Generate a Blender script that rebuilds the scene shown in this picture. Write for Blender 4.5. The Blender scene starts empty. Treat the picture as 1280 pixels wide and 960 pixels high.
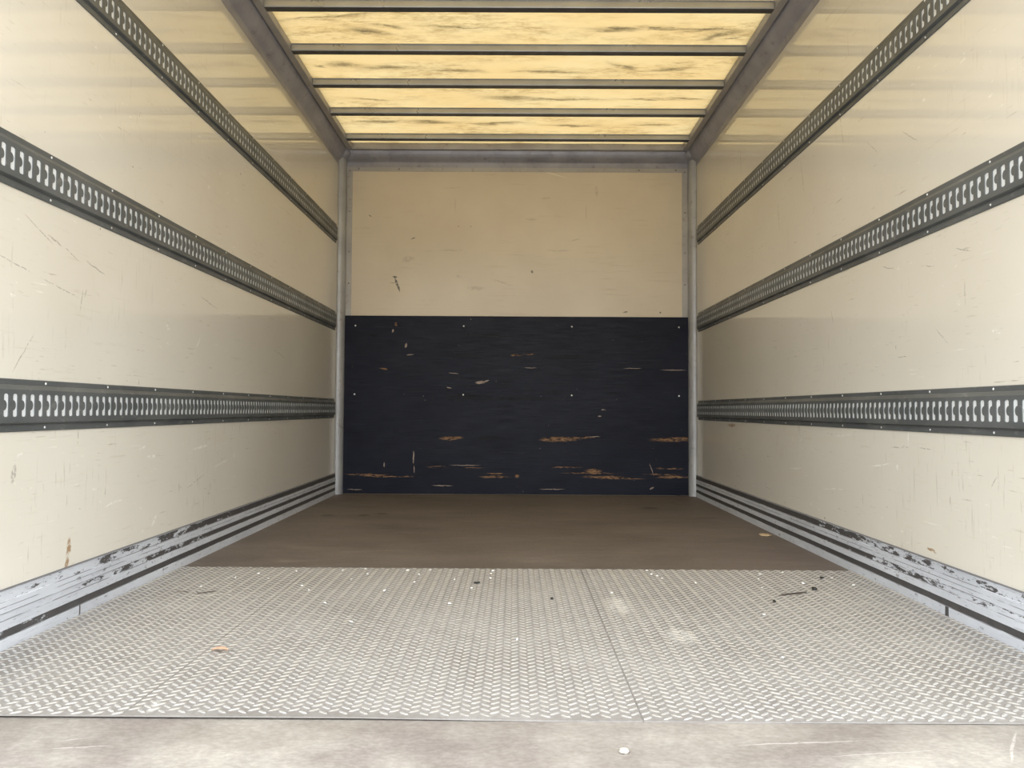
import bpy, bmesh, math, random
from mathutils import Matrix, Vector, geometry
random.seed(7)
C = bpy.context.scene.collection
sc = bpy.context.scene

# ------------------------------------------------------------------ camera, world, sun, exposure
F = 961.0
CAM = Vector((-0.0103, 0.0, 0.5802))
YAW, PITCH, ROLL = -0.003394, 0.033701, 0.005637
EXPOSURE = 0.38
SKY_STRENGTH = 4.5
SUN_STRENGTH = 4.0
ROOF_PASS = 0.19     # share of the daylight the roof skin lets through
fw = Vector((math.sin(YAW)*math.cos(PITCH), math.cos(YAW)*math.cos(PITCH), math.sin(PITCH)))
rt = Vector((math.cos(YAW), -math.sin(YAW), 0))
up = rt.cross(fw)
rt2 = rt*math.cos(ROLL) + up*math.sin(ROLL)
up2 = up*math.cos(ROLL) - rt*math.sin(ROLL)
cam = bpy.data.objects.new('camera', bpy.data.cameras.new('camera'))
C.objects.link(cam)
m = Matrix((rt2, up2, -fw)).transposed().to_4x4()
m.translation = CAM
cam.matrix_world = m
cam.data.sensor_width = 36
cam.data.lens = 36*F/1280
cam.data.clip_start = 0.01
sc.camera = cam

world = bpy.data.worlds.new('daylight'); sc.world = world
world.use_nodes = True
wn = world.node_tree; wn.nodes.clear()
tc = wn.nodes.new('ShaderNodeTexCoord'); sx = wn.nodes.new('ShaderNodeSeparateXYZ')
wn.links.new(tc.outputs['Generated'], sx.inputs[0])
rp = wn.nodes.new('ShaderNodeValToRGB')
mr = wn.nodes.new('ShaderNodeMapRange'); mr.inputs[1].default_value = -1; mr.inputs[2].default_value = 1
wn.links.new(sx.outputs[2], mr.inputs[0]); wn.links.new(mr.outputs[0], rp.inputs[0])
e = rp.color_ramp.elements
e[0].position = 0.49; e[0].color = (0.30, 0.29, 0.27, 1)      # paved yard
e[1].position = 0.51; e[1].color = (0.46, 0.47, 0.46, 1)      # horizon band darkened to steepen falloff inside; stands for unseen trees and buildings
e2 = e.new(0.60); e2.color = (0.60, 0.62, 0.64, 1)
e2 = e.new(0.70); e2.color = (1.10, 1.16, 1.22, 1)            # bright hazy sky
e2 = e.new(1.0); e2.color = (0.95, 1.04, 1.15, 1)
bg = wn.nodes.new('ShaderNodeBackground'); bg.inputs[1].default_value = SKY_STRENGTH
wo = wn.nodes.new('ShaderNodeOutputWorld')
wn.links.new(rp.outputs[0], bg.inputs[0]); wn.links.new(bg.outputs[0], wo.inputs[0])

sun = bpy.data.objects.new('sun', bpy.data.lights.new('sun', 'SUN')); C.objects.link(sun)
sun.data.energy = SUN_STRENGTH; sun.data.angle = math.radians(2); sun.data.color = (1.0, 0.96, 0.88)
sun.location = (0, 4, 8)
sun.rotation_euler = Vector((0.15, 0.45, 1.0)).to_track_quat('Z', 'Y').to_euler()   # high sun ahead of the cab

vs = sc.view_settings
vs.view_transform = 'Standard'; vs.look = 'None'; vs.gamma = 1; vs.use_curve_mapping = False
vs.exposure = EXPOSURE
sc.cycles.use_denoising = True
sc.cycles.max_bounces = 14; sc.cycles.diffuse_bounces = 8; sc.cycles.glossy_bounces = 6
sc.cycles.transmission_bounces = 6
sc.cycles.sample_clamp_indirect = 6

# ------------------------------------------------------------------ sizes of the load box (metres)
W = 1.23           # half width
D = 5.29           # inner face of the back wall
Y0 = 1.12          # open doorway
ZR = 2.395         # roof skin
ZL = 2.360         # underside of the roof frame lip

PF, PB = 1.452, 2.821   # front and rear edge of the tread plates

# ------------------------------------------------------------------ node helper
class N:
    def __init__(s, name, rough=0.5, metal=0.0):
        s.m = bpy.data.materials.new(name); s.m.use_nodes = True
        s.t = s.m.node_tree; s.b = s.t.nodes['Principled BSDF']
        s.b.inputs['Roughness'].default_value = rough
        s.b.inputs['Metallic'].default_value = metal
        s.co = s.t.nodes.new('ShaderNodeTexCoord').outputs['Object']
    def n(s, typ, **k):
        x = s.t.nodes.new(typ)
        for a, v in k.items(): setattr(x, a, v)
        return x
    def put(s, sock, v):
        if v is None: return
        if isinstance(v, bpy.types.NodeSocket): s.t.links.new(v, sock)
        elif isinstance(v, (tuple, list)) and len(v) == 3 and sock.type == 'RGBA': sock.default_value = (*v, 1)
        else: sock.default_value = v
    def math(s, op, a, b=None, c=None, clamp=False):
        x = s.n('ShaderNodeMath', operation=op, use_clamp=clamp)
        s.put(x.inputs[0], a); s.put(x.inputs[1], b); s.put(x.inputs[2], c)
        return x.outputs[0]
    def rng(s, v, a, b, c=0.0, d=1.0, smooth=False):
        x = s.n('ShaderNodeMapRange', interpolation_type='SMOOTHSTEP' if smooth else 'LINEAR')
        for i, q in enumerate((v, a, b, c, d)): s.put(x.inputs[i], q)
        return x.outputs[0]
    def mapp(s, scale=(1, 1, 1), loc=(0, 0, 0), rot=(0, 0, 0), src=None):
        x = s.n('ShaderNodeMapping'); s.t.links.new(src or s.co, x.inputs[0])
        x.inputs[1].default_value = loc; x.inputs[2].default_value = rot; x.inputs[3].default_value = scale
        return x.outputs[0]
    def noise(s, scale, detail=4, rough=0.55, stretch=(1, 1, 1), loc=(0, 0, 0), rot=(0, 0, 0), col=False):
        x = s.n('ShaderNodeTexNoise'); x.inputs['Scale'].default_value = scale
        x.inputs['Detail'].default_value = detail; x.inputs['Roughness'].default_value = rough
        s.t.links.new(s.mapp(stretch, loc, rot), x.inputs['Vector'])
        return x.outputs['Color' if col else 'Fac']
    def vor(s, scale, stretch=(1, 1, 1), loc=(0, 0, 0)):
        x = s.n('ShaderNodeTexVoronoi'); x.inputs['Scale'].default_value = scale
        s.t.links.new(s.mapp(stretch, loc), x.inputs['Vector'])
        return x
    def mix(s, f, a, b):
        x = s.n('ShaderNodeMix', data_type='RGBA')
        s.put(x.inputs[0], f); s.put(x.inputs[6], a); s.put(x.inputs[7], b)
        return x.outputs[2]
    def xyz(s):
        x = s.n('ShaderNodeSeparateXYZ'); s.t.links.new(s.co, x.inputs[0]); return x.outputs
    def bump(s, h, strength=0.3, dist=0.01):
        x = s.n('ShaderNodeBump'); x.inputs['Strength'].default_value = strength
        x.inputs['Distance'].default_value = dist; s.put(x.inputs['Height'], h)
        s.t.links.new(x.outputs[0], s.b.inputs['Normal'])
    def set(s, **k):
        for a, v in k.items(): s.put(s.b.inputs[a.replace('_', ' ')], v)
    def plane(s, ax):
        o = s.xyz(); x = s.n('ShaderNodeCombineXYZ')
        s.t.links.new(o['XYZ'.index(ax[0])], x.inputs[0]); s.t.links.new(o['XYZ'.index(ax[1])], x.inputs[1])
        return x.outputs[0]
    def marks(s, ax, items, jit=0.012, nscale=40, broken=0.5, bscale=60, soft=0.6, stretch=(1, 1, 1), wide=1):
        """items: (centre u, centre v, half length, half width, angle in degrees). Returns a mask."""
        nz = s.noise(nscale, 4, stretch=stretch, col=True)
        v = s.n('ShaderNodeVectorMath', operation='SUBTRACT'); s.t.links.new(nz, v.inputs[0]); v.inputs[1].default_value = (.5, .5, .5)
        v2 = s.n('ShaderNodeVectorMath', operation='SCALE'); s.t.links.new(v.outputs[0], v2.inputs[0]); v2.inputs['Scale'].default_value = jit
        v3 = s.n('ShaderNodeVectorMath', operation='ADD'); s.t.links.new(v2.outputs[0], v3.inputs[0]); s.t.links.new(s.plane(ax), v3.inputs[1])
        v4 = s.n('ShaderNodeVectorMath', operation='MULTIPLY'); s.t.links.new(v3.outputs[0], v4.inputs[0]); v4.inputs[1].default_value = (1, 1, 0)
        tot = None
        for (u, w, a, b, ang) in items:
            g = s.n('ShaderNodeGroup'); g.node_tree = MARK
            s.t.links.new(v4.outputs[0], g.inputs[0])
            g.inputs[1].default_value = (u, w, 0); g.inputs[2].default_value = math.radians(ang)
            g.inputs[3].default_value = (a, b, 1); g.inputs[4].default_value = soft
            tot = g.outputs[0] if tot is None else s.math('MAXIMUM', tot, g.outputs[0])
        br = s.rng(s.noise(bscale, 5, 0.7, stretch, loc=(3, 1, 7)), broken-0.06*wide, broken+0.04*wide)
        return s.math('MULTIPLY', tot, br) if broken > 0 else tot

MARK = bpy.data.node_groups.new('mark', 'ShaderNodeTree')
for nm, ty in (('P', 'NodeSocketVector'), ('C', 'NodeSocketVector'), ('A', 'NodeSocketFloat'), ('S', 'NodeSocketVector'), ('Soft', 'NodeSocketFloat')):
    MARK.interface.new_socket(nm, in_out='INPUT', socket_type=ty)
MARK.interface.new_socket('M', in_out='OUTPUT', socket_type='NodeSocketFloat')
gi = MARK.nodes.new('NodeGroupInput'); go = MARK.nodes.new('NodeGroupOutput')
ro = MARK.nodes.new('ShaderNodeVectorRotate'); ro.rotation_type = 'Z_AXIS'; ro.invert = True
MARK.links.new(gi.outputs[0], ro.inputs['Vector']); MARK.links.new(gi.outputs[1], ro.inputs['Center']); MARK.links.new(gi.outputs[2], ro.inputs['Angle'])
sb = MARK.nodes.new('ShaderNodeVectorMath'); sb.operation = 'SUBTRACT'
MARK.links.new(ro.outputs[0], sb.inputs[0]); MARK.links.new(gi.outputs[1], sb.inputs[1])
dv = MARK.nodes.new('ShaderNodeVectorMath'); dv.operation = 'DIVIDE'
MARK.links.new(sb.outputs[0], dv.inputs[0]); MARK.links.new(gi.outputs[3], dv.inputs[1])
ln = MARK.nodes.new('ShaderNodeVectorMath'); ln.operation = 'LENGTH'; MARK.links.new(dv.outputs[0], ln.inputs[0])
mg = MARK.nodes.new('ShaderNodeMapRange'); mg.interpolation_type = 'SMOOTHSTEP'
MARK.links.new(ln.outputs['Value'], mg.inputs[0]); mg.inputs[1].default_value = 1.0
MARK.links.new(gi.outputs[4], mg.inputs[2]); mg.inputs[3].default_value = 0; mg.inputs[4].default_value = 1
MARK.links.new(mg.outputs[0], go.inputs[0])

# ------------------------------------------------------------------ materials
def wall_material(name, side):
    s = N(name, 0.36)
    big = s.noise(1.1, 3)
    col = s.mix(s.rng(big, .35, .65), (0.665, 0.625, 0.54), (0.72, 0.685, 0.605))
    o = s.xyz()
    low = s.rng(o[2], 1.1, 0.15, 0.0, 1.0)
    # long faint horizontal rubs
    h = s.noise(1.0, 5, .65, (1, 5, 90), rot=(0.03, 0, 0))
    patch = s.rng(s.noise(1.7, 3, loc=(5, 3, 2)), .42, .62)
    col = s.mix(s.math('MULTIPLY', s.rng(h, .60, .70), s.math('MULTIPLY', patch, 0.35)), col, (0.50, 0.44, 0.34))
    # fine vertical scuffs
    v = s.noise(1.0, 4, .6, (1, 110, 9))
    vp = s.rng(s.noise(2.6, 3, loc=(1, 7, 4)), .50, .60)
    amt = s.math('ADD', s.math('MULTIPLY', low, .38), .20)
    col = s.mix(s.math('MULTIPLY', s.math('MULTIPLY', s.rng(v, .61, .69), vp), amt), col, (0.33, 0.28, 0.20))
    # fine scratches running every which way
    for k, (ang, st) in enumerate(((0.6, (1, 9, 150)), (-0.5, (1, 7, 130)), (1.2, (1, 10, 120)), (0.08, (1, 6, 170)))):
        d_ = s.noise(1.0, 4, .65, st, loc=(k, 3*k, 5), rot=(ang, 0, 0))
        q_ = s.rng(s.noise(5.5, 3, .6, loc=(7*k, 2, 3+k)), .54, .62)
        col = s.mix(s.math('MULTIPLY', s.math('MULTIPLY', s.rng(d_, .64, .69), q_), .55), col, (0.30, 0.25, 0.18) if k != 3 else (0.92, 0.90, 0.84))
    # white dings
    wv = s.noise(1.0, 3, .5, (1, 24, 60), loc=(2, 9, 1))
    wp = s.rng(s.noise(2.2, 3, loc=(8, 2, 4)), .52, .60)
    col = s.mix(s.math('MULTIPLY', s.math('MULTIPLY', s.rng(wv, .68, .72), wp), .4), col, (0.93, 0.91, 0.86))
    # little dark specks
    vo = s.vor(9, (1, 1, 1.0))
    sp = s.math('LESS_THAN', vo.outputs['Distance'], s.rng(s.noise(3.2, 2, loc=(4, 4, 4)), .45, .75, 0.0, 0.06))
    col = s.mix(s.math('MULTIPLY', sp, .7), col, (0.15, 0.12, 0.09))
    if side < 0:
        dark = [(1.876, .418, .030, .011, 78), (1.90, .715, .082, .0035, 52), (2.15, .882, .040, .004, 80), (2.17, .905, .018, .004, 70),
                (2.02, 1.022, .045, .005, -14), (2.10, 1.00, .05, .003, -20), (2.22, .985, .07, .0045, -12), (1.95, 1.035, .09, .003, -22),
                (1.86, .93, .09, .003, -10), (2.05, .90, .11, .003, -9), (3.05, 1.0, .12, .004, -8), (2.49, .665, .014, .003, 85),
                (2.95, .30, .11, .003, 14), (2.15, .50, .03, .003, 88), (2.30, .33, .02, .004, 88), (2.5, .36, .02, .004, 80), (4.0, .86, .10, .004, -10)]
        brown = [(2.118, .195, .034, .012, 80), (2.108, .150, .026, .010, 70)]
        white = [(2.59, .418, .045, .007, 0), (2.99, .428, .09, .007, 3), (2.52, .449, .03, .005, 10), (3.02, .61, .09, .003, 42), (2.95, .83, .06, .0035, 48),
                 (2.62, .20, .03, .007, 45), (2.35, .29, .06, .004, 6), (3.2, .35, .10, .004, 8)]
    else:
        dark = [(2.114, .91, .045, .0035, 88), (2.50, .791, .009, .004, 85), (2.46, .757, .04, .003, 2), (2.23, .80, .055, .003, 38),
                (2.33, .470, .045, .003, 2), (2.50, .465, .06, .003, -2), (2.0, .40, .03, .003, -50), (2.75, .27, .025, .003, 85), (2.2, .33, .02, .003, 85),
                (2.45, .47, .03, .0025, 4), (2.55, 1.06, .06, .003, 15), (3.0, .95, .05, .003, 70), (2.12, 1.03, .05, .004, 18), (2.3, 1.02, .05, .003, 12),
                (4.2, 1.95, .10, .004, 85), (4.6, 1.86, .14, .006, 80), (3.6, 1.5, .10, .005, 80), (3.3, 1.6, .12, .004, 75), (2.9, 1.66, .10, .004, 78),
                (2.65, 1.5, .07, .003, 40), (2.4, 1.45, .08, .003, 35)]
        brown = [(4.4, .50, .10, .01, 0), (2.3, .17, .03, .005, 5)]
        white = [(2.5, .40, .012, .006, 80), (2.62, .40, .10, .003, -8), (3.4, .33, .08, .004, -5), (1.98, .79, .02, .006, 20), (3.0, .28, .12, .003, -6),
                 (2.43, .50, .035, .003, 88), (2.9, .49, .10, .003, -4)]
    dark = [(u, v, a*.9, b*.62 if b < .008 else b, g) for (u, v, a, b, g) in dark]
    col = s.mix(s.math('MULTIPLY', s.marks('YZ', dark, .010, 30, .46, 90), .55), col, (0.16, 0.14, 0.11))
    col = s.mix(s.math('MULTIPLY', s.marks('YZ', brown, .02, 30, .46, 60), .9), col, (0.33, 0.20, 0.09))
    col = s.mix(s.math('MULTIPLY', s.marks('YZ', white, .012, 30, .49, 80), .6), col, (0.95, 0.94, 0.90))
    s.set(Base_Color=col, Coat_Weight=1.0, Coat_Roughness=0.045)
    s.set(Roughness=s.rng(big, .3, .7, .30, .42))
    s.bump(s.noise(2.2, 2, .5, (1, 1, .5)), 0.10, 0.01)
    return s.m
M_wall_l = wall_material('cream_glossy_laminate_left', -1)
M_wall_r = wall_material('cream_glossy_laminate_right', 1)

def back_material():
    s = N('beige_headboard_laminate', 0.42)
    col = s.mix(s.rng(s.noise(1.6, 4), .35, .65), (0.60, 0.515, 0.385), (0.665, 0.58, 0.44))
    st = s.noise(1, 5, .6, (4, 1, 60))
    pa = s.rng(s.noise(2.2, 3, loc=(3, 2, 1)), .45, .62)
    col = s.mix(s.math('MULTIPLY', s.math('MULTIPLY', s.rng(st, .58, .68), pa), .35), col, (0.44, 0.35, 0.22))
    dark = [(-.825, 1.44, .060, .010, -70), (-.845, 1.495, .018, .010, 0), (-.85, 1.455, .035, .002, 2), (.106, 1.535, .010, .016, 30),
            (-.406, 1.85, .006, .005, 0), (-.32, 1.85, .006, .005, 0), (-1.02, 1.92, .012, .004, -30), (-.72, 1.765, .02, .004, 20),
            (.75, 1.26, .02, .005, 10), (.99, 1.258, .008, .006, 0)]
    mid = [(-.46, 1.683, .12, .006, 0), (.29, 1.683, .13, .006, 0), (-.45, 2.12, .09, .004, 2), (.4, 1.76, .05, .006, 12), (.2, 2.05, .05, .01, 3),
           (.1, 1.90, .05, .012, 0), (-.1, 1.46, .12, .006, -18), (.55, 2.10, .015, .05, 0), (-.43, 2.0, .004, .07, 0), (.48, 1.95, .004, .08, 0),
           (.85, 1.9, .08, .003, 0), (-.75, 1.62, .06, .03, 10), (-.28, 1.42, .08, .02, 0), (-.40, 1.50, .03, .012, -15)]
    col = s.mix(s.math('MULTIPLY', s.marks('XZ', mid, .02, 20, .45, 40, .2), .45), col, (0.34, 0.27, 0.18))
    col = s.mix(s.math('MULTIPLY', s.marks('XZ', dark, .014, 40, .43, 70), .9), col, (0.06, 0.05, 0.04))
    col = s.mix(s.math('MULTIPLY', s.marks('XZ', [(.23, 2.225, .15, .0035, -16)], .004, 20, 0), .6), col, (0.86, 0.80, 0.66))
    s.set(Base_Color=col, Coat_Weight=0.2, Coat_Roughness=0.2)
    s.bump(s.noise(3, 3, .5, (1, 1, 3)), .08, .01)
    return s.m
M_back = back_material()

def navy_material():
    s = N('navy_painted_plywood', 0.5)
    col = s.mix(s.rng(s.noise(2.0, 4, .6, (1, 1, 2)), .35, .65), (0.0045, 0.0058, 0.0145), (0.0095, 0.0115, 0.022))
    g = s.noise(1, 5, .65, (5, 1, 130))
    col = s.mix(s.math('MULTIPLY', s.rng(g, .55, .70), .6), col, (0.004, 0.004, 0.006))
    gl = s.noise(1, 5, .65, (4, 1, 110), loc=(7, 7, 7))
    col = s.mix(s.math('MULTIPLY', s.rng(gl, .60, .72), .35), col, (0.045, 0.045, 0.055))
    black = [(-.15, 1.09, .22, .02, 0), (-.35, .955, .16, .03, 0), (.35, .945, .25, .022, 0), (.25, .70, .11, .018, 0), (-.35, .67, .18, .03, 0),
             (-.30, .79, .12, .004, -6), (-.2, .385, .14, .03, 0), (0, .66, .5, .02, 0), (-1.0, 1.09, .06, .01, 0), (-.33, 1.10, .01, .03, 0), (.85, 1.09, .2, .01, 0)]
    col = s.mix(s.math('MULTIPLY', s.marks('XZ', black, .02, 24, .45, 45, .2, (1, 1, 2)), .8), col, (0.002, 0.002, 0.003))
    wood = [(-.455, .383, .090, .018, 0), (-.40, .388, .05, .012, 0), (.31, .382, .16, .024, 0), (.24, .378, .10, .020, 0), (.46, .392, .10, .010, 2), (1.06, .382, .17, .022, 0), (1.12, .390, .10, .016, 0),
            (-.91, .858, .035, .010, -12), (-.83, 1.165, .012, .022, 0), (.0, .957, .05, .011, 0), (.09, .962, .06, .004, 0),
            (-.98, .128, .13, .016, 0), (-.85, .120, .22, .006, 0), (-1.13, .133, .08, .005, 0), (-.28, .182, .08, .006, 0), (-.14, .122, .13, .012, 0),
            (.01, .125, .018, .018, 0), (-.15, .145, .10, .005, 0), (.53, .165, .07, .024, 0), (.60, .125, .17, .016, 0), (.50, .15, .24, .005, 0), (.72, .115, .20, .006, 0),
            (1.08, .128, .14, .014, 0), (1.0, .145, .15, .005, 0), (1.05, .185, .12, .007, 0), (.35, .19, .14, .005, 0), (-.55, .19, .08, .005, 0)]
    wm = s.marks('XZ', [(u, v, a, b*.85, g) for (u, v, a, b, g) in wood], .026, 60, .485, 110, .3, (.25, 1, 1.4), 1.4)
    grain = s.rng(s.noise(1, 4, .6, (30, 1, 220)), .35, .65)
    fibre = s.rng(s.noise(1, 4, .7, (18, 1, 150), loc=(3, 3, 3)), .33, .42)
    col = s.mix(s.math('MULTIPLY', wm, fibre), col, s.mix(grain, (0.17, 0.085, 0.038), (0.42, 0.25, 0.125)))
    pale = [(-.245, .768, .040, .013, 4), (-.21, .775, .03, .006, 20), (-.73, .955, .03, .004, 5), (-.76, 1.02, .02, .01, 70), (-.85, 1.12, .008, .014, 0), (-.46, .73, .02, .004, -12), (-.43, .83, .04, .003, -6),
            (-.70, .25, .006, .05, 0), (-.695, .17, .004, .03, 0), (.93, .18, .003, .05, 20), (1.08, .86, .10, .003, 0), (.8, .87, .07, .0025, 0),
            (.60, .585, .018, .004, 0), (.575, .54, .014, .005, 0), (.535, .40, .05, .003, 0), (-.5, .06, .08, .004, 0), (.25, .04, .10, .003, 0), (-1.1, .03, .06, .003, 0),
            (.1, .87, .05, .0022, 0), (-.35, .2, .12, .003, 0), (.93, .05, .02, .007, 30), (-.9, .20, .005, .02, 0)]
    col = s.mix(s.math('MULTIPLY', s.marks('XZ', pale, .010, 40, .40, 70, .6), .75), col, (0.42, 0.33, 0.27))
    vo = s.vor(20)
    sp = s.math('LESS_THAN', vo.outputs['Distance'], s.rng(s.noise(3.2, 2, loc=(4, 4, 4)), .42, .70, 0.0, 0.06))
    col = s.mix(s.math('MULTIPLY', sp, .6), col, (0.40, 0.36, 0.32))
    s.b.inputs['Specular IOR Level'].default_value = .18
    s.set(Base_Color=col, Roughness=s.rng(g, .4, .7, .42, .6))
    s.bump(s.math('ADD', g, s.math('MULTIPLY', wm, -1.5)), .35, .002)
    return s.m
M_navy = navy_material()

def floor_material():
    s = N('worn_brown_phenolic_plywood', 0.55)
    a = s.noise(1.4, 5, .6, (1, 2.2, 1))
    col = s.mix(s.rng(a, .30, .70), (0.080, 0.061, 0.048), (0.140, 0.113, 0.091))
    b = s.noise(5, 6, .7, (1, 3, 1), loc=(3, 1, 0))
    col = s.mix(s.math('MULTIPLY', s.rng(b, .50, .72), .5), col, (0.25, 0.205, 0.165))
    c = s.noise(1, 4, .6, (8, 70, 1))
    col = s.mix(s.math('MULTIPLY', s.rng(c, .60, .72), .30), col, (0.09, 0.06, 0.045))
    fg = s.rng(s.noise(70, 5, .7, (1, 1.6, 1)), .40, .66)
    col = s.mix(s.math('MULTIPLY', fg, .30), col, (0.22, 0.185, 0.155))
    # dusty grey film near the doorway
    o = s.xyz()
    dust = s.math('MULTIPLY', s.rng(o[1], 1.9, 1.3), s.rng(s.noise(4.5, 6, .65, (1, 1.6, 1), loc=(1, 1, 1)), .33, .62, .50, 1.0))
    col = s.mix(dust, col, s.mix(s.rng(s.noise(2.6, 5, .65, loc=(6, 2, 0)), .40, .58), s.mix(fg, (0.20, 0.172, 0.152), (0.27, 0.235, 0.21)), s.mix(fg, (0.31, 0.28, 0.238), (0.41, 0.378, 0.325))))
    scr = s.marks('XY', [(.86, 1.36, .09, .003, 52), (.93, 1.36, .10, .003, 56), (.62, 1.33, .12, .002, 8), (.5, 1.37, .14, .003, 6), (-.75, 1.33, .06, .003, 8), (-.78, 1.36, .04, .002, 20)], .02, 9, .40, 60)
    col = s.mix(s.math('MULTIPLY', scr, .25), col, (0.75, 0.70, 0.66))
    spots = s.marks('XY', [(-1.024, 4.21, .055, .055, 0), (-.829, 4.22, .045, .06, 0), (-.745, 4.29, .05, .045, 0), (1.03, 4.2, .10, .02, 0), (.80, 4.6, .08, .09, 0),
                           (.95, 4.15, .09, .012, 0)], .02, 10, 0, 30, .2)
    col = s.mix(s.math('MULTIPLY', spots, .75), col, (0.03, 0.022, 0.018))
    film = s.marks('XY', [(.98, 3.05, .26, .42, 0)], .12, 3, 0, 30, .75)
    col = s.mix(s.math('MULTIPLY', film, .30), col, (0.13, 0.095, 0.085))
    s.set(Base_Color=col, Roughness=s.rng(b, .3, .7, .5, .68))
    s.bump(s.noise(60, 4, .6), .12, .002)
    return s.m
M_floor = floor_material()

def plate_material():
    s = N('dusty_aluminium_tread_plate', 0.42, 0.55)
    o = s.xyz()
    lift = s.math('MULTIPLY', s.rng(o[1], PF+.25, PF), s.math('ADD', s.rng(o[0], .05, -.30, 0, .0038), s.rng(o[0], .45, .85, 0, .0012)))
    top = s.rng(s.math('SUBTRACT', o[2], lift), .0034, .0042)
    d = s.rng(s.noise(3.2, 6, .65), .35, .65)
    base = s.mix(d, (0.245, 0.226, 0.207), (0.345, 0.325, 0.302))
    fine = s.rng(s.noise(90, 4, .6), .35, .65)
    base = s.mix(s.math('MULTIPLY', fine, .35), base, (0.18, 0.157, 0.137))
    bars = s.mix(s.math('MULTIPLY', d, .4), (0.78, 0.775, 0.765), (0.56, 0.542, 0.518))
    col = s.mix(top, base, bars)
    dirt = s.marks('XY', [(-.70, 1.50, .012, .05, 10), (-.95, 2.40, .10, .012, 12), (.42, 2.0, .05, .10, 0), (.30, 2.3, .05, .15, 0)], .03, 12, .45, 50, .3)
    col = s.mix(s.math('MULTIPLY', dirt, .5), col, (0.70, 0.67, 0.62))
    s.set(Base_Color=col, Metallic=s.rng(top, 0, 1, .25, .75), Roughness=s.rng(top, 0, 1, .50, .36))
    s.bump(s.noise(140, 3, .6), .10, .001)
    return s.m
M_plate = plate_material()

def roof_material():
    s = N('translucent_yellowed_roof_skin')
    t = s.t
    col = s.mix(s.rng(s.noise(2.2, 4, .6, (1, 2, 1)), .35, .65), (0.92, 0.655, 0.29), (0.94, 0.72, 0.355))
    sp = s.rng(s.noise(14, 6, .75, (.8, 2.2, 1)), .42, .68)
    sp2 = s.rng(s.noise(1.6, 4, .6, (1, 3.2, 1), loc=(2.4, 3, 0)), .42, .60)
    col = s.mix(s.math('MULTIPLY', s.math('MULTIPLY', sp, sp2), .85), col, (0.44, 0.29, 0.11))
    dark = [(.45, 3.605, .16, .028, 0), (.70, 3.60, .22, .018, 4), (.98, 3.66, .14, .022, -25), (.92, 3.62, .20, .012, -8), (-.70, 3.64, .14, .030, 18), (-.62, 3.58, .12, .02, 10), (-.3, 3.59, .20, .012, 5),
            (-.92, 4.00, .12, .035, 0), (-.70, 4.03, .22, .030, 0), (-.35, 4.06, .22, .018, 3), (.15, 4.07, .25, .02, 0), (.55, 4.0, .12, .02, 25), (.8, 4.04, .15, .02, -10),
            (-.05, 4.42, .20, .035, 5), (.25, 4.44, .35, .022, 0), (.75, 4.43, .25, .012, 2), (.98, 4.42, .15, .010, 4), (-.85, 4.45, .14, .012, 10),
            (-.88, 4.80, .17, .025, -5), (-.55, 4.80, .22, .030, 2), (-.15, 4.82, .25, .020, -3), (.35, 4.85, .22, .02, 0), (.85, 4.83, .18, .018, 0),
            (-.9, 3.50, .3, .01, -8), (.3, 3.18, .4, .02, 0), (-.8, 3.12, .3, .03, 6), (.9, 3.16, .3, .03, 0)]
    dm = s.marks('XY', [(u, v, a*1.15, b*1.25, g) for (u, v, a, b, g) in dark], .10, 9, .42, 34, -.1, (.6, 1.5, 1), 2.2)
    col = s.mix(s.math('MULTIPLY', dm, .92), col, (0.13, 0.10, 0.055))
    faint = s.marks('XY', [(u, v, a*1.3, b*2.2, g) for (u, v, a, b, g) in dark], .14, 6, .47, 45, -.2, (.8, 2, 1), 2.5)
    col = s.mix(s.math('MULTIPLY', faint, .60), col, (0.42, 0.28, 0.11))
    thin = s.n('ShaderNodeVectorMath', operation='SCALE'); s.put(thin.inputs[0], col); thin.inputs['Scale'].default_value = ROOF_PASS
    strong = s.marks('XY', [(.48, 3.60, .15, .022, 2), (.70, 3.595, .16, .014, 6), (.86, 3.60, .12, .020, -6), (.98, 3.64, .10, .026, -28), (1.04, 3.69, .07, .020, -20),
                            (-.76, 3.64, .10, .030, 20), (-.98, 4.79, .10, .018, -6), (-.80, 4.81, .14, .022, -3), (.98, 4.42, .12, .010, 6), (-1.06, 4.02, .05, .03, 20)], .07, 14, .47, 60, -.2, (.6, 1.3, 1), 2.2)
    col = s.mix(s.math('MULTIPLY', strong, .9), col, (0.11, 0.09, 0.05))
    s.put(thin.inputs[0], col)
    tr = s.n('ShaderNodeBsdfTranslucent'); s.put(tr.inputs[0], thin.outputs[0])
    df = s.n('ShaderNodeBsdfDiffuse'); s.put(df.inputs[0], col)
    mx = s.n('ShaderNodeMixShader'); mx.inputs[0].default_value = 0.30
    t.links.new(tr.outputs[0], mx.inputs[1]); t.links.new(df.outputs[0], mx.inputs[2])
    t.links.new(mx.outputs[0], t.nodes['Material Output'].inputs[0])
    return s.m
M_roof = roof_material()

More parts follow.
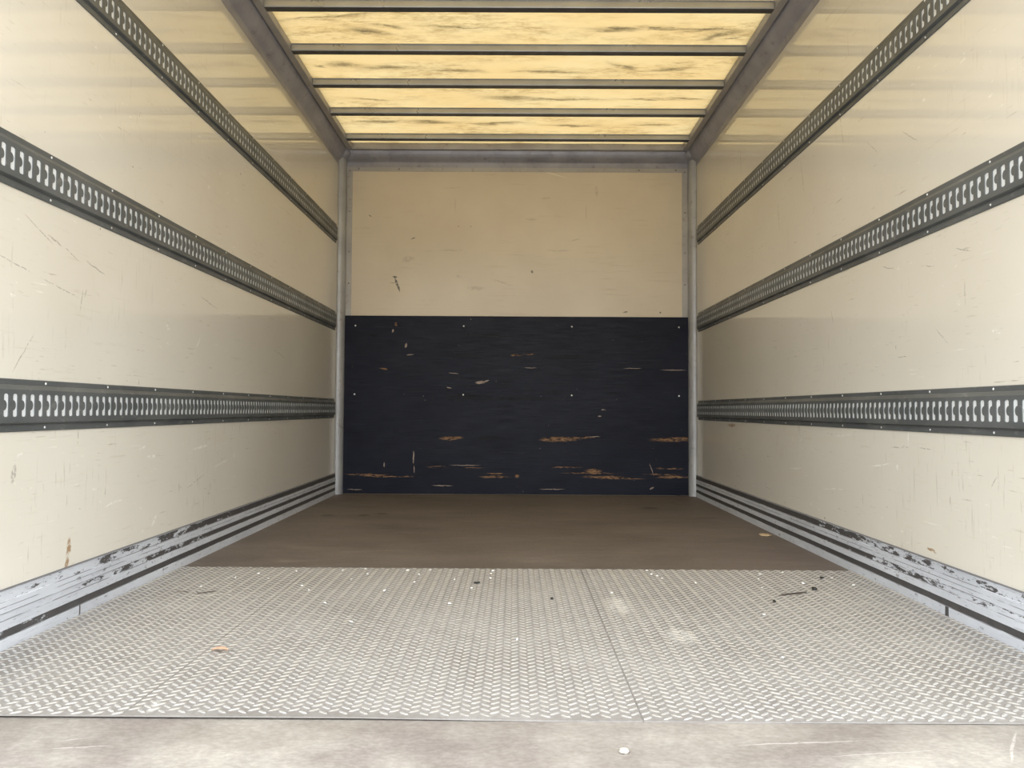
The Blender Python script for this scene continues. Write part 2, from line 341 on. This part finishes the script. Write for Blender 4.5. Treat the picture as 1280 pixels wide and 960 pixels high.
def metal_material(name, a, b, rough=0.45, metal=0.6, flecks=None, amount=.5, scale=30, stretch=(1, 1, 1), bump=.08):
    s = N(name, rough, metal)
    col = s.mix(s.rng(s.noise(6, 5, .6, stretch), .35, .65), a, b)
    if flecks: col = s.mix(s.math('MULTIPLY', s.rng(s.noise(scale, 5, .7, stretch, loc=(4, 2, 9)), .58, .68), amount), col, flecks)
    s.set(Base_Color=col, Roughness=s.rng(s.noise(9, 3), .3, .7, rough-.07, rough+.1))
    if bump: s.bump(s.noise(30, 3), bump, .002)
    return s.m
M_frame = metal_material('grey_aluminium_roof_frame', (0.29, 0.285, 0.315), (0.39, 0.385, 0.415), .38, .3, (0.17, 0.15, 0.16), .5, 14)
M_post = metal_material('grey_aluminium_post', (0.34, 0.345, 0.36), (0.42, 0.425, 0.43), .45, .35, (0.20, 0.17, 0.13), .5, 18)
M_angle = metal_material('dull_aluminium_angle', (0.38, 0.36, 0.34), (0.46, 0.44, 0.41), .5, .35, (0.28, 0.20, 0.14), .5, 30)
M_bow = metal_material('grey_aluminium_roof_bow', (0.36, 0.36, 0.35), (0.43, 0.43, 0.42), .32, .5, bump=0)
M_under_shade = metal_material('dark_bow_underside_shade', (0.045, 0.046, 0.05), (0.07, 0.07, 0.072), .35, .3, bump=0)  # near-black colour carries the shade on the bow undersides
M_rail = metal_material('dark_grey_painted_rail', (0.092, 0.100, 0.102), (0.135, 0.143, 0.143), .42, .25, (0.26, 0.26, 0.25), .45, 45, (1, .5, 1))
M_backing = metal_material('bright_rail_backing', (0.66, 0.69, 0.71), (0.76, 0.78, 0.79), .45, .2)
M_screw = metal_material('bright_screw_head', (0.70, 0.70, 0.69), (0.80, 0.80, 0.79), .35, .3)
M_rivet = metal_material('dull_rivet_head', (0.16, 0.14, 0.12), (0.20, 0.18, 0.16), .5, .5)

def kick_material():
    s = N('worn_aluminium_kick_rail', 0.42, 0.1)
    o = s.xyz()
    col = s.mix(s.rng(s.noise(5, 5, .65, (1, .5, 2)), .35, .65), (0.52, 0.54, 0.585), (0.63, 0.655, 0.70))
    sc_ = s.noise(1, 5, .7, (1, 14, 190))
    col = s.mix(s.math('MULTIPLY', s.rng(sc_, .56, .66), .40), col, (0.25, 0.25, 0.27))
    z = s.math('ADD', o[2], s.math('MULTIPLY', s.math('SUBTRACT', s.noise(7, 5, .7, (1, 1, 3)), .5), .004))
    def band(a, b): return s.math('MULTIPLY', s.rng(z, a-.0012, a), s.rng(z, b+.0012, b))
    wear_n = s.math('ADD', s.math('MULTIPLY', s.noise(34, 6, .75, (1, .38, 1.5)), .72), s.math('MULTIPLY', s.noise(3, 3, .5, (1, 1, 1), loc=(0, 6, 0)), .28))
    tot = None
    for a, b, y1, y2, lo, hi in ((.119, .142, 3.6, 2.3, .34, .555), (.0735, .0885, 3.4, 2.2, .34, .55), (.031, .049, 2.3, 1.4, .30, .45)):
        thr = s.rng(o[1], y1, y2, lo, hi)
        k = s.math('MULTIPLY', band(a, b), s.rng(s.math('SUBTRACT', wear_n, thr), -.01, .01))
        tot = k if tot is None else s.math('MAXIMUM', tot, k)
    # grime left in the groove edges, and chipped black on the lands
    for a in (.1175, .0725, .0900, .0300, .1440, .1040):
        k = s.math('MULTIPLY', s.rng(s.math('ABSOLUTE', s.math('SUBTRACT', o[2], a)), .0013, .0005), s.rng(s.noise(8, 4, .6, (1, .6, 1), loc=(a*90, 0, 0)), .40, .48, 0, .8))
        tot = s.math('MAXIMUM', tot, k)
    ch = s.math('MULTIPLY', s.rng(s.noise(1, 6, .75, (1, 30, 70), loc=(1, 5, 3)), .60, .64), s.rng(s.noise(3, 3, loc=(1, 5, 3)), .38, .52))
    tot = s.math('MAXIMUM', tot, s.math('MULTIPLY', ch, .85))
    tot = s.math('MAXIMUM', tot, s.rng(z, .1430, .1436, 0, .85))
    col = s.mix(tot, col, s.mix(s.noise(30, 4), (0.035, 0.033, 0.034), (0.085, 0.080, 0.080)))
    s.set(Base_Color=col, Metallic=s.rng(tot, 0, 1, .15, .0), Roughness=s.rng(tot, 0, 1, .42, .6))
    return s.m
M_kick = kick_material()
M_joint = metal_material('dark_joint_strip', (0.05, 0.05, 0.05), (0.09, 0.085, 0.08), .6, .1)
M_shell = metal_material('outer_skin', (0.6, 0.6, 0.6), (0.65, 0.65, 0.65), .5, .0)
def plain(name, a, b, rough=.7, scale=40):
    s = N(name, rough); s.set(Base_Color=s.mix(s.noise(scale, 3), a, b)); return s.m
M_black = plain('black_rubber_scrap', (0.006, 0.006, 0.006), (0.02, 0.018, 0.016), .6)
M_stem = plain('dark_dry_stem', (0.02, 0.015, 0.012), (0.05, 0.035, 0.03), .8)
M_leaf = plain('orange_brown_leaf', (0.46, 0.24, 0.14), (0.58, 0.38, 0.27), .7, 120)
M_stone = plain('pale_pebble', (0.40, 0.36, 0.30), (0.54, 0.50, 0.44), .8, 90)
M_grit = plain('white_grit', (0.80, 0.79, 0.75), (0.95, 0.94, 0.90), .7, 200)
M_sand = plain('sawdust', (0.42, 0.30, 0.17), (0.58, 0.44, 0.28), .9, 300)

# ------------------------------------------------------------------ mesh helpers
def obj(name, data, mat, parent=None, loc=None):
    if isinstance(data, bmesh.types.BMesh):
        me = bpy.data.meshes.new(name); data.to_mesh(me); data.free()
    else:
        me = data
    if mat and not me.materials: me.materials.append(mat)
    o = bpy.data.objects.new(name, me); C.objects.link(o)
    if parent: o.parent = parent
    if loc: o.location = loc
    return o
def struct(name, data, mat, **k):
    o = obj(name, data, mat, **k); o['kind'] = 'structure'; return o
def tag(o, label, cat, group=None):
    o['label'] = label; o['category'] = cat
    if group: o['group'] = group
    return o
def thing(name, label, cat, loc=(0, 0, 0), group=None):
    o = bpy.data.objects.new(name, None); C.objects.link(o); o.location = loc; o.empty_display_size = .05
    return tag(o, label, cat, group)
def box(bm, x0, x1, y0, y1, z0, z1):
    vs = [bm.verts.new((x, y, z)) for x in (x0, x1) for y in (y0, y1) for z in (z0, z1)]
    for f in ((0, 1, 3, 2), (4, 6, 7, 5), (0, 4, 5, 1), (2, 3, 7, 6), (0, 2, 6, 4), (1, 5, 7, 3)): bm.faces.new([vs[i] for i in f])
    return vs
def boxm(*a, bevel=0, seg=2):
    bm = bmesh.new(); box(bm, *a); bmesh.ops.recalc_face_normals(bm, faces=bm.faces)
    if bevel: bmesh.ops.bevel(bm, geom=bm.edges[:], offset=bevel, segments=seg, affect='EDGES', profile=.5)
    return bm
def sweep(pts, path, closed=True, fn=None, caps=True, smooth=False):
    """profile points swept between path stations; fn(p, station) -> xyz"""
    bm = bmesh.new(); rows = []
    for st in path: rows.append([bm.verts.new(fn(p, st)) for p in pts])
    n = len(pts)
    for a, b in zip(rows, rows[1:]):
        for i in range(n if closed else n-1):
            f = bm.faces.new((a[i], a[(i+1) % n], b[(i+1) % n], b[i])); f.smooth = smooth
    if closed and caps: bm.faces.new(rows[0]); bm.faces.new(rows[-1][::-1])
    bmesh.ops.recalc_face_normals(bm, faces=bm.faces)
    return bm
def arc(cx, cy, r, a0, a1, n):
    return [(cx+r*math.cos(math.radians(a0+(a1-a0)*i/n)), cy+r*math.sin(math.radians(a0+(a1-a0)*i/n))) for i in range(n+1)]
def dome(r, h, axis, n=10, rings=3):
    bm = bmesh.new(); rows = []
    for k in range(rings):
        a = math.pi/2*k/rings
        rows.append([(r*math.cos(a)*math.cos(2*math.pi*i/n), r*math.cos(a)*math.sin(2*math.pi*i/n), h*math.sin(a)) for i in range(n)])
    vr = [[bm.verts.new(p) for p in row] for row in rows]; tp = bm.verts.new((0, 0, h))
    for a, b in zip(vr, vr[1:]):
        for i in range(n): bm.faces.new((a[i], a[(i+1) % n], b[(i+1) % n], b[i]))
    for i in range(n): bm.faces.new((vr[-1][i], vr[-1][(i+1) % n], tp))
    bm.faces.new(vr[0][::-1])
    for f in bm.faces: f.smooth = True
    q = Vector((0, 0, 1)).rotation_difference(Vector(axis))
    for v in bm.verts: v.co = q @ v.co
    return bm

# ------------------------------------------------------------------ setting: floor, walls, roof
struct('floor', boxm(-W-.04, W+.04, Y0, D+.04, -.03, 0), M_floor)
struct('wall_left', boxm(-W-.03, -W, Y0, D+.03, 0.0, 2.44), M_wall_l)
struct('wall_right', boxm(W, W+.03, Y0, D+.03, 0.0, 2.44), M_wall_r)
struct('wall_back', boxm(-W, W, D, D+.03, 0.0, 2.44), M_back)
bm = bmesh.new()
nx, ny = 40, 120
g = [[bm.verts.new((-W+2*W*i/nx, Y0+(D-Y0)*j/ny, ZR + .0015 + .0010*math.sin(i*.7+j*.13)*math.sin(j*.9))) for i in range(nx+1)] for j in range(ny+1)]
for j in range(ny):
    for i in range(nx):
        f = bm.faces.new((g[j][i], g[j+1][i], g[j+1][i+1], g[j][i+1])); f.smooth = True
struct('ceiling', bm, M_roof)

# roof frame profile in (distance from wall, z): lip hanging under the roof, slanting rounded face, flat flange against the wall
cove = [(0.0, ZR+.03), (0.0, 2.262), (.0025, 2.262), (.0035, 2.290), (.007, 2.296), (.012, 2.300), (.020, 2.306), (.030, 2.315), (.040, 2.326),
        (.049, 2.340), (.056, 2.356), (.060, 2.367), (.064, 2.367), (.066, ZL), (.098, ZL), (.100, ZL+.004), (.100, ZR+.03)]
for k, sd in ((1, -1), (2, 1)):
    struct('trim_%d' % k, sweep(cove, (Y0, D-.004), fn=lambda p, y: (sd*(W-p[0]), y, p[1])), M_frame)
struct('trim_3', sweep(cove, (-W+.045, W-.045), fn=lambda p, x: (x, D-p[0]-.002, p[1]-.001)), M_frame)
for k, sd in ((1, -1), (2, 1)):
    a, b = sorted((sd*(W-.0665), sd*(W-.1005)))
    obj('lip_strip', boxm(a, b, Y0, D-.1, ZL-.0025, ZL, bevel=.0008), M_angle, bpy.data.objects['trim_%d' % k])
obj('lip_strip', boxm(-W+.1, W-.1, D-.1025, D-.0675, ZL-.0035, ZL-.001, bevel=.0008), M_angle, bpy.data.objects['trim_3'])
# corner castings where the three frame members meet
for k, sd in ((4, -1), (5, 1)):
    bm = bmesh.new()
    bmesh.ops.create_uvsphere(bm, u_segments=20, v_segments=12, radius=.054)
    for v in bm.verts:
        v.co.x *= 1.05; v.co.z *= .85
        v.co += Vector((sd*(W-.030), D-.034, 2.352))
    for f in bm.faces: f.smooth = True
    struct('trim_%d' % k, bm, M_frame)
# corner posts: a rounded face across the corner
for k, sd in ((6, -1), (7, 1)):
    prof = [(0, 0), (0, .062), (.003, .064)] + [(x, y) for x, y in arc(.004, .016, .044, 84, 4, 8)] + [(.048, .012), (.047, 0)]
    struct('trim_%d' % k, sweep(prof, (0.0, 2.31), fn=lambda p, z: (sd*(W-p[0]), D-p[1], z)), M_post)
# aluminium angles framing the beige headboard, with rivets
BT = 1.2245
for k, sd in ((8, -1), (9, 1)):
    a, b = sorted((sd*(W-.048), sd*(W-.087)))
    o = struct('trim_%d' % k, boxm(a, b, D-.0035, D, BT+.002, 2.268, bevel=.0012), M_angle)
    for z in (1.45, 1.67, 1.95, 2.235):
        obj('rivet', dome(.005, .003, (0, -1, 0)), M_rivet, o, (sd*(W-.068), D-.0035, z))
o = struct('trim_10', boxm(-W+.088, W-.088, D-.003, D, 2.232, 2.264, bevel=.001), M_angle)
for x in (-1.10, -.82, .845, 1.10): obj('rivet', dome(.005, .003, (0, -1, 0)), M_rivet, o, (x, D-.003, 2.248))

# baseboards: aluminium kick rails with recessed bands
for sd, nm in ((-1, 'left'), (1, 'right')):
    T = .010
    prof = [(0, 0), (T, 0), (T, .030), (T-.0018, .031), (T-.0018, .049), (T, .050), (T, .0725), (T-.0018, .0735), (T-.0018, .0885), (T, .0895),
            (T, .1175), (T-.0018, .1185), (T-.0018, .1410), (T, .1420), (T-.001, .1445), (0, .1455)]
    o = struct('baseboard_'+nm, sweep(prof, (Y0, D-.0665), fn=lambda p, y: (sd*(W-p[0]), y, p[1])), M_kick)
    yj = 2.16 if sd < 0 else 2.205
    a, b = sorted((sd*(W-T+.0005), sd*(W-T-.0012)))
    obj('joint_strip', boxm(a, b, yj-(.002 if sd < 0 else .008), yj+(.002 if sd < 0 else .008), .001, .0295), M_joint, o)

# ------------------------------------------------------------------ roof bows
def bow_mesh():
    r = .008
    pr = [(-.019, ZR-.004-ZL)] + [(y, z) for y, z in arc(-.019+r, r-.001, r, 180, 270, 4)] + [(y, z) for y, z in arc(.019-r, r-.001, r, 270, 360, 4)] + [(.019, ZR-.004-ZL)]
    pr = pr + [(.027, ZR-.004-ZL), (.027, ZR-.0015-ZL), (-.027, ZR-.0015-ZL), (-.027, ZR-.004-ZL)]
    bm = sweep(pr, [-1.128 + 2.256*i/2 for i in range(3)], fn=lambda p, x: (x, p[0], p[1]))
    me = bpy.data.meshes.new('roof_bow'); bm.to_mesh(me); bm.free(); me.materials.append(M_bow); return me
bow = bow_mesh()
cs = boxm(-1.1285, 1.1285, -.0165, .0200, -.0022, .0005, bevel=.0006); shade_strip_me = bpy.data.meshes.new('underside_shade_strip'); cs.to_mesh(shade_strip_me); cs.free(); shade_strip_me.materials.append(M_under_shade)  # added dark strip, stands in for shade under the bow
names = ['grey aluminium roof bow closest to the back wall', 'second grey roof bow out from the back wall', 'third grey roof bow out from the back wall',
         'fourth grey roof bow out from the back wall', 'fifth grey roof bow out from the back wall, topmost in the photo']
ys = [5.012, 4.580, 4.175, 3.775, 3.360, 2.95, 2.54, 2.13, 1.72]
for i, y in enumerate(ys):
    o = bpy.data.objects.new('roof_bow', bow); C.objects.link(o); o.location = (0, y, ZL-.002)
    c = obj('underside_shade_strip', shade_strip_me, None, o); c['label'] = 'added dark strip standing in for shade on the underside'
    tag(o, names[i] if i < 5 else 'grey roof bow over the near half of the box, above the picture edge', 'roof bow', 'aluminium bows under the translucent roof')

# ------------------------------------------------------------------ lashing rails
PITCH_S = .0334; H = .129
def slot_outline():
    hw, z0, z1, r = .0086, .0368, .0925, .0050
    p = []
    p += arc(hw-r, z1-r, r, 0, 90, 4)
    p += arc(-hw+r, z1-r, r, 90, 180, 4)
    cz = (z0+z1)/2
    for i in range(9):                       # round tongue bulging into the slot from the doorway side
        a = math.radians(90-180*i/8)
        p.append((-hw+.0105*math.cos(a), cz+.0125*math.sin(a)))
    p += arc(-hw+r, z0+r, r, 180, 270, 4)
    p += arc(hw-r, z0+r, r, 270, 360, 4)
    return p
SL = slot_outline()
ZA, ZB = .0225, .1030
cell = [(-PITCH_S/2, ZA), (PITCH_S/2, ZA), (PITCH_S/2, ZB), (-PITCH_S/2, ZB)]
tris = geometry.tessellate_polygon([[Vector((a, b, 0)) for a, b in cell], [Vector((a, b, 0)) for a, b in SL]])
RY0 = 1.789 - PITCH_S*27 - PITCH_S/2; NS = 27 + 102
RY1 = RY0 + NS*PITCH_S
XF = .013
def rail_mesh(sd):
    vs, fs = [], []
    allp = cell + SL
    def X(d): return -sd*d              # local x: out from the wall into the box
    for k in range(NS):
        yc = RY0 + (k+.5)*PITCH_S; b = len(vs)
        vs += [(X(XF), yc+p[0], p[1]) for p in allp]
        fs += [(b+t[0], b+t[1], b+t[2]) for t in tris]
        b2 = len(vs); vs += [(X(XF-.0025), yc+p[0], p[1]) for p in SL]
        n = len(SL)
        fs += [(b+4+i, b+4+(i+1) % n, b2+(i+1) % n, b2+i) for i in range(n)]
    strips = [[(0, 0), (.0030, 0), (.0038, .002), (.0038, .0150), (.0030, .0165), (.0030, .0185), (XF-.002, .0210), (XF, ZA)],
              [(XF, ZB), (XF-.0005, .1040), (.0065, .1130), (.0045, .1140), (.0038, .1150), (.0038, .127), (.0030, H), (0, H)]]
    for st in strips:
        b = len(vs)
        for y in (RY0, RY1): vs += [(X(p[0]), y, p[1]) for p in st]
        n = len(st)
        fs += [(b+i, b+i+1, b+n+i+1, b+n+i) for i in range(n-1)]
    me = bpy.data.meshes.new('rail_profile'); me.from_pydata(vs, [], fs)
    bm = bmesh.new(); bm.from_mesh(me)
    bmesh.ops.remove_doubles(bm, verts=bm.verts, dist=1e-5)
    bmesh.ops.recalc_face_normals(bm, faces=bm.faces)
    bm.to_mesh(me); bm.free(); me.materials.append(M_rail)
    return me
back_me = {}
screw_me = {}
end_me = {}
for sd in (-1, 1):
    a, b = sorted((-sd*.0005, -sd*.0108))
    bm = boxm(a, b, RY0+.004, RY1-.004, .030, .100); me = bpy.data.meshes.new('backing_strip'); bm.to_mesh(me); bm.free(); me.materials.append(M_backing); back_me[sd] = me
    bm = dome(.0036, .0020, (-sd, 0, 0)); me = bpy.data.meshes.new('screw'); bm.to_mesh(me); bm.free(); me.materials.append(M_screw); screw_me[sd] = me
    # end cap closing the rail next to the corner post
    bm = bmesh.new(); pr = [(0, .001), (.0036, .001), (.0036, .016), (XF-.002, .022), (XF-.0002, .026), (XF-.0002, .100), (.0060, .112), (.0036, .114), (.0036, .128), (0, .128)]
    rows = [[bm.verts.new((-sd*p[0], y, p[1])) for p in pr] for y in (RY1-.003, RY1-.0005)]
    n = len(pr)
    for i in range(n): bm.faces.new((rows[0][i], rows[0][(i+1) % n], rows[1][(i+1) % n], rows[1][i]))
    bm.faces.new(rows[0]); bm.faces.new(rows[1][::-1]); bmesh.ops.recalc_face_normals(bm, faces=bm.faces)
    me = bpy.data.meshes.new('end_cap'); bm.to_mesh(me); bm.free(); me.materials.append(M_rail); end_me[sd] = me
rm = {sd: rail_mesh(sd) for sd in (-1, 1)}
word = {0: ('lowest', 'nearest the striped kick rail'), 1: ('middle', 'level with the navy panel top'), 2: ('highest', 'below the roof frame')}
for sd in (-1, 1):
    for k, z in enumerate((.520, 1.1125, 1.7055)):
        sidew = 'left' if sd < 0 else 'right'
        t = thing('lashing_rail', '%s dark slotted lashing rail on the %s wall, %s' % (word[k][0], sidew, word[k][1]), 'lashing rail',
                  (sd*W, 0, z), 'slotted lashing rails on the side walls')
        obj('rail_profile', rm[sd], None, t)
        bk = obj('backing_strip', back_me[sd], None, t); bk['label'] = 'bright strip showing through the slots'
        obj('end_cap', end_me[sd], None, t)
        y = 1.38
        while y < 5.15:
            for zz in (.0085, .1210): obj('screw', screw_me[sd], None, t, (-sd*.0036, y, zz))
            y += .3045

# ------------------------------------------------------------------ navy panel
t = thing('bulkhead_panel', 'scuffed navy painted plywood panel covering the lower back wall', 'panel', (0, D, 0))
obj('board', boxm(-W+.047, W-.0475, -.012, -.0005, .003, BT, bevel=.0012), M_navy, t)
sm = dome(.0062, .003, (0, -1, 0)); me = bpy.data.meshes.new('screw'); sm.to_mesh(me); sm.free(); me.materials.append(M_screw)
for x in (-1.11, -.363, .382, 1.118):
    for z in (1.155, .682): obj('screw', me, None, t, (x, -.012, z))

# ------------------------------------------------------------------ tread plates
def plate(x0, x1, phase):
    vs, fs = [], []
    zt = .003
    def lift(x): return .0038*min(1, max(0, (.05-x)/.35)) + (.0012*min(1, max(0, (x-.45)/.4)))
    gx = max(4, int((x1-x0)/.04)); ysl = [PF, PF+.05, PF+.10, PF+.15, PF+.20, PF+.25, PF+.7, PB]
    def idx(i, j, k): return (j*(gx+1)+i)*2+k
    for y in ysl:
        for i in range(gx+1): vs += [(x0+(x1-x0)*i/gx, y, .0002), (x0+(x1-x0)*i/gx, y, zt)]
    ny_ = len(ysl)-1
    for j in range(ny_):
        for i in range(gx):
            fs += [(idx(i, j, 1), idx(i+1, j, 1), idx(i+1, j+1, 1), idx(i, j+1, 1)), (idx(i, j+1, 0), idx(i+1, j+1, 0), idx(i+1, j, 0), idx(i, j, 0))]
    for i in range(gx): fs += [(idx(i, 0, 0), idx(i+1, 0, 0), idx(i+1, 0, 1), idx(i, 0, 1)), (idx(i+1, ny_, 0), idx(i, ny_, 0), idx(i, ny_, 1), idx(i+1, ny_, 1))]
    for j in range(ny_): fs += [(idx(0, j+1, 0), idx(0, j, 0), idx(0, j, 1), idx(0, j+1, 1)), (idx(gx, j, 0), idx(gx, j+1, 0), idx(gx, j+1, 1), idx(gx, j, 1))]
    cw, rp_ = .0190, .0242
    L, B, hh = .0140, .0046, .0019
    ncol = round((x1-x0)/cw); cw = (x1-x0)/ncol
    for ci in range(ncol):
        xc = x0 + cw*(ci+.5)
        if xc > x1-.004 or xc < x0+.004: continue
        s = 1 if ci % 2 == 0 else -1
        a = math.radians(38)*s; ca, sa = math.cos(a), math.sin(a)
        nr = int((PB-PF)/rp_)+1
        for ri in range(nr):
            yc = PF + rp_*(ri+.5 + (.5 if ci % 2 else 0)) - .004 + phase*.006
            if yc < PF+.009 or yc > PB-.009: continue
            ht = hh*random.uniform(.75, 1.0); b = len(vs)
            base = [(-L, 0), (-L*.55, -B), (L*.55, -B), (L, 0), (L*.55, B), (-L*.55, B)]
            topp = [(-L*.62, 0), (-L*.42, -B*.42), (L*.42, -B*.42), (L*.62, 0), (L*.42, B*.42), (-L*.42, B*.42)]
            for (u, v), z in [(q, zt) for q in base] + [(q, zt+ht) for q in topp]:
                x, y = xc+u*ca-v*sa, yc+u*sa+v*ca
                vs.append((min(max(x, x0+.001), x1-.001), y, z))
            for i in range(6): j = (i+1) % 6; fs.append((b+i, b+j, b+6+j, b+6+i))
            fs.append(tuple(b+6+i for i in range(6)))
    vs = [(x, y, z+lift(x)*min(1, max(0, (PF+.25-y)/.25))) for x, y, z in vs]
    me = bpy.data.meshes.new('tread_plate'); me.from_pydata(vs, [], fs); me.update()
    return me
XE = W-.0106
for x0, x1, ph, lb in ((-XE, -.742, .2, 'narrow aluminium tread plate sheet on the floor along the left kick rail'),
                       (-.7412, .2325, 0, 'wide aluminium tread plate sheet in the middle of the floor'),
                       (.2333, XE, .6, 'wide aluminium tread plate sheet on the floor along the right kick rail')):
    tag(obj('tread_plate', plate(x0, x1, ph), M_plate), lb, 'tread plate', 'tread plate sheets on the floor')

# ------------------------------------------------------------------ litter on the floor
ZP = .0046
def tube(pts, r, n=6):
    bm = bmesh.new(); rows = []
    for i, p in enumerate(pts):
        p = Vector(p); d = (Vector(pts[min(i+1, len(pts)-1)]) - Vector(pts[max(i-1, 0)])).normalized()
        u = d.cross(Vector((0, 0, 1))).normalized(); w = u.cross(d)
        rr = r*(.55 if i in (0, len(pts)-1) else 1)
        rows.append([bm.verts.new(p + u*rr*math.cos(2*math.pi*k/n) + w*rr*math.sin(2*math.pi*k/n)) for k in range(n)])
    for a, b in zip(rows, rows[1:]):
        for k in range(n): f = bm.faces.new((a[k], a[(k+1) % n], b[(k+1) % n], b[k])); f.smooth = True
    bm.faces.new(rows[0][::-1]); bm.faces.new(rows[-1])
    bmesh.ops.recalc_face_normals(bm, faces=bm.faces)
    return bm
def lump(rx, ry, rz, seed, sub=2):
    rnd = random.Random(seed)
    bm = bmesh.new(); bmesh.ops.create_icosphere(bm, subdivisions=sub, radius=1)
    for v in bm.verts:
        k = 1+rnd.uniform(-.16, .16); v.co = Vector((v.co.x*rx*k, v.co.y*ry*k, max(v.co.z*rz*k, -rz*.75)+rz*.75))
    for f in bm.faces: f.smooth = True
    return bm
tag(obj('dry_twig', tube([(0, 0, .0016), (.03, .012, .003), (.065, .022, .0035), (.102, .045, .0018)], .0023), M_stem, loc=(.820, 2.424, ZP)),
    'long thin dark stem lying on the tread plate at the right', 'twig')
tag(obj('rubber_scrap', lump(.009, .012, .005, 2), M_black, loc=(.962, 2.510, ZP)), 'black rubber scrap just right of the long thin dark stem', 'scrap')
tag(obj('rubber_scrap', lump(.004, .008, .004, 3), M_black, loc=(.778, 2.345, ZP)), 'tiny black crumb just left of the long thin dark stem', 'scrap')
tag(obj('rubber_scrap', lump(.008, .008, .003, 4), M_black, loc=(1.056, 2.685, ZP)), 'small black scrap near the rear right corner of the tread plates', 'scrap')
tag(obj('rubber_scrap', lump(.011, .006, .0035, 5), M_black, loc=(-.132, 2.571, ZP)), 'flat black scrap on the middle tread plate near its rear edge', 'scrap')
tag(obj('rubber_scrap', lump(.005, .007, .003, 6), M_black, loc=(.107, 2.366, ZP)), 'tiny black crumb alone on the middle tread plate', 'scrap')
tag(obj('dry_twig', tube([(-.03, .02, .001), (-.012, -.012, .002), (.004, -.006, .004), (.020, .004, .004), (.034, .022, .002)], .0013), M_stem, loc=(-.975, 2.41, ZP)),
    'curled dark stem on the left tread plate near its rear edge', 'twig')
tag(obj('dry_twig', tube([(-.02, 0, .001), (0, .006, .003), (.02, .002, .001)], .0012), M_stem, loc=(-1.045, 2.42, ZP)),
    'short dark stem on the left tread plate beside the kick rail', 'twig')
# leaf: a small curled blade with a stalk
t = thing('dry_leaf', 'orange brown dry leaf on the middle tread plate at the left', 'leaf', (-.705, 1.839, ZP))
bm = bmesh.new(); R_ = []
for i in range(9):
    u = i/8; w = .009*math.sin(math.pi*min(u*1.05, 1))**.8 + .0006
    R_.append([bm.verts.new((-.020+.040*u, w*k*.5, .0015+.004*math.sin(u*3)+.0018*abs(k))) for k in (-2, -1, 0, 1, 2)])
for a, b in zip(R_, R_[1:]):
    for k in range(4): f = bm.faces.new((a[k], a[k+1], b[k+1], b[k])); f.smooth = True
lf = obj('blade', bm, M_leaf, t); so = lf.modifiers.new('thick', 'SOLIDIFY'); so.thickness = .0006
obj('stalk', tube([(.019, 0, .0022), (.026, .003, .0015), (.032, .004, .001)], .0006), M_stem, t)
tag(obj('pebble', lump(.009, .010, .004, 9), M_stone, loc=(.179, 1.326, 0)), 'pale oval pebble on the bare floor in front of the tread plates', 'pebble')
tag(obj('sawdust', lump(.026, .035, .004, 12, 3), M_sand, loc=(1.165, 3.62, 0)), 'little heap of pale sawdust on the floor against the right kick rail', 'sawdust')
# crumbs of white grit
pix = [(-.955, 2.63), (-.90, 2.70), (-.84, 2.62), (-.62, 2.76), (-.70, 2.52), (-.66, 2.46), (-.545, 2.79), (-.52, 2.70), (-.56, 2.62), (-.31, 2.78), (-.34, 2.70),
       (-.39, 2.77), (-.34, 2.58), (-.085, 2.77), (-.09, 2.72), (-.09, 2.65), (-.145, 2.50), (-.21, 2.62), (.47, 2.79), (.475, 2.73), (.50, 2.66), (.49, 2.70),
       (.60, 2.60), (.86, 2.74), (.83, 2.66), (.96, 2.60), (1.09, 2.68), (1.12, 2.58), (.95, 2.77), (.80, 2.53), (-.78, 2.74), (-.42, 2.46), (-1.02, 2.5),
       (.7, 2.2), (.62, 1.82), (-.2, 2.3), (.0, 1.95), (-.45, 2.1), (.3, 2.45), (-.57, 2.3)]
gm = []
for k in range(4):
    b_ = lump(.0034+.0012*k/3, .0052+.0014*(k % 2), .0020, 40+k, 1); me = bpy.data.meshes.new('grit_crumb'); b_.to_mesh(me); b_.free(); me.materials.append(M_grit); gm.append(me)
for i, (x, y) in enumerate(pix):
    o = bpy.data.objects.new('grit_crumb', gm[i % 4]); C.objects.link(o); o.location = (x, y, .0044); o.rotation_euler.z = i*1.3
    tag(o, 'tiny white crumb of grit scattered on the tread plates', 'grit', 'white grit crumbs on the tread plates')
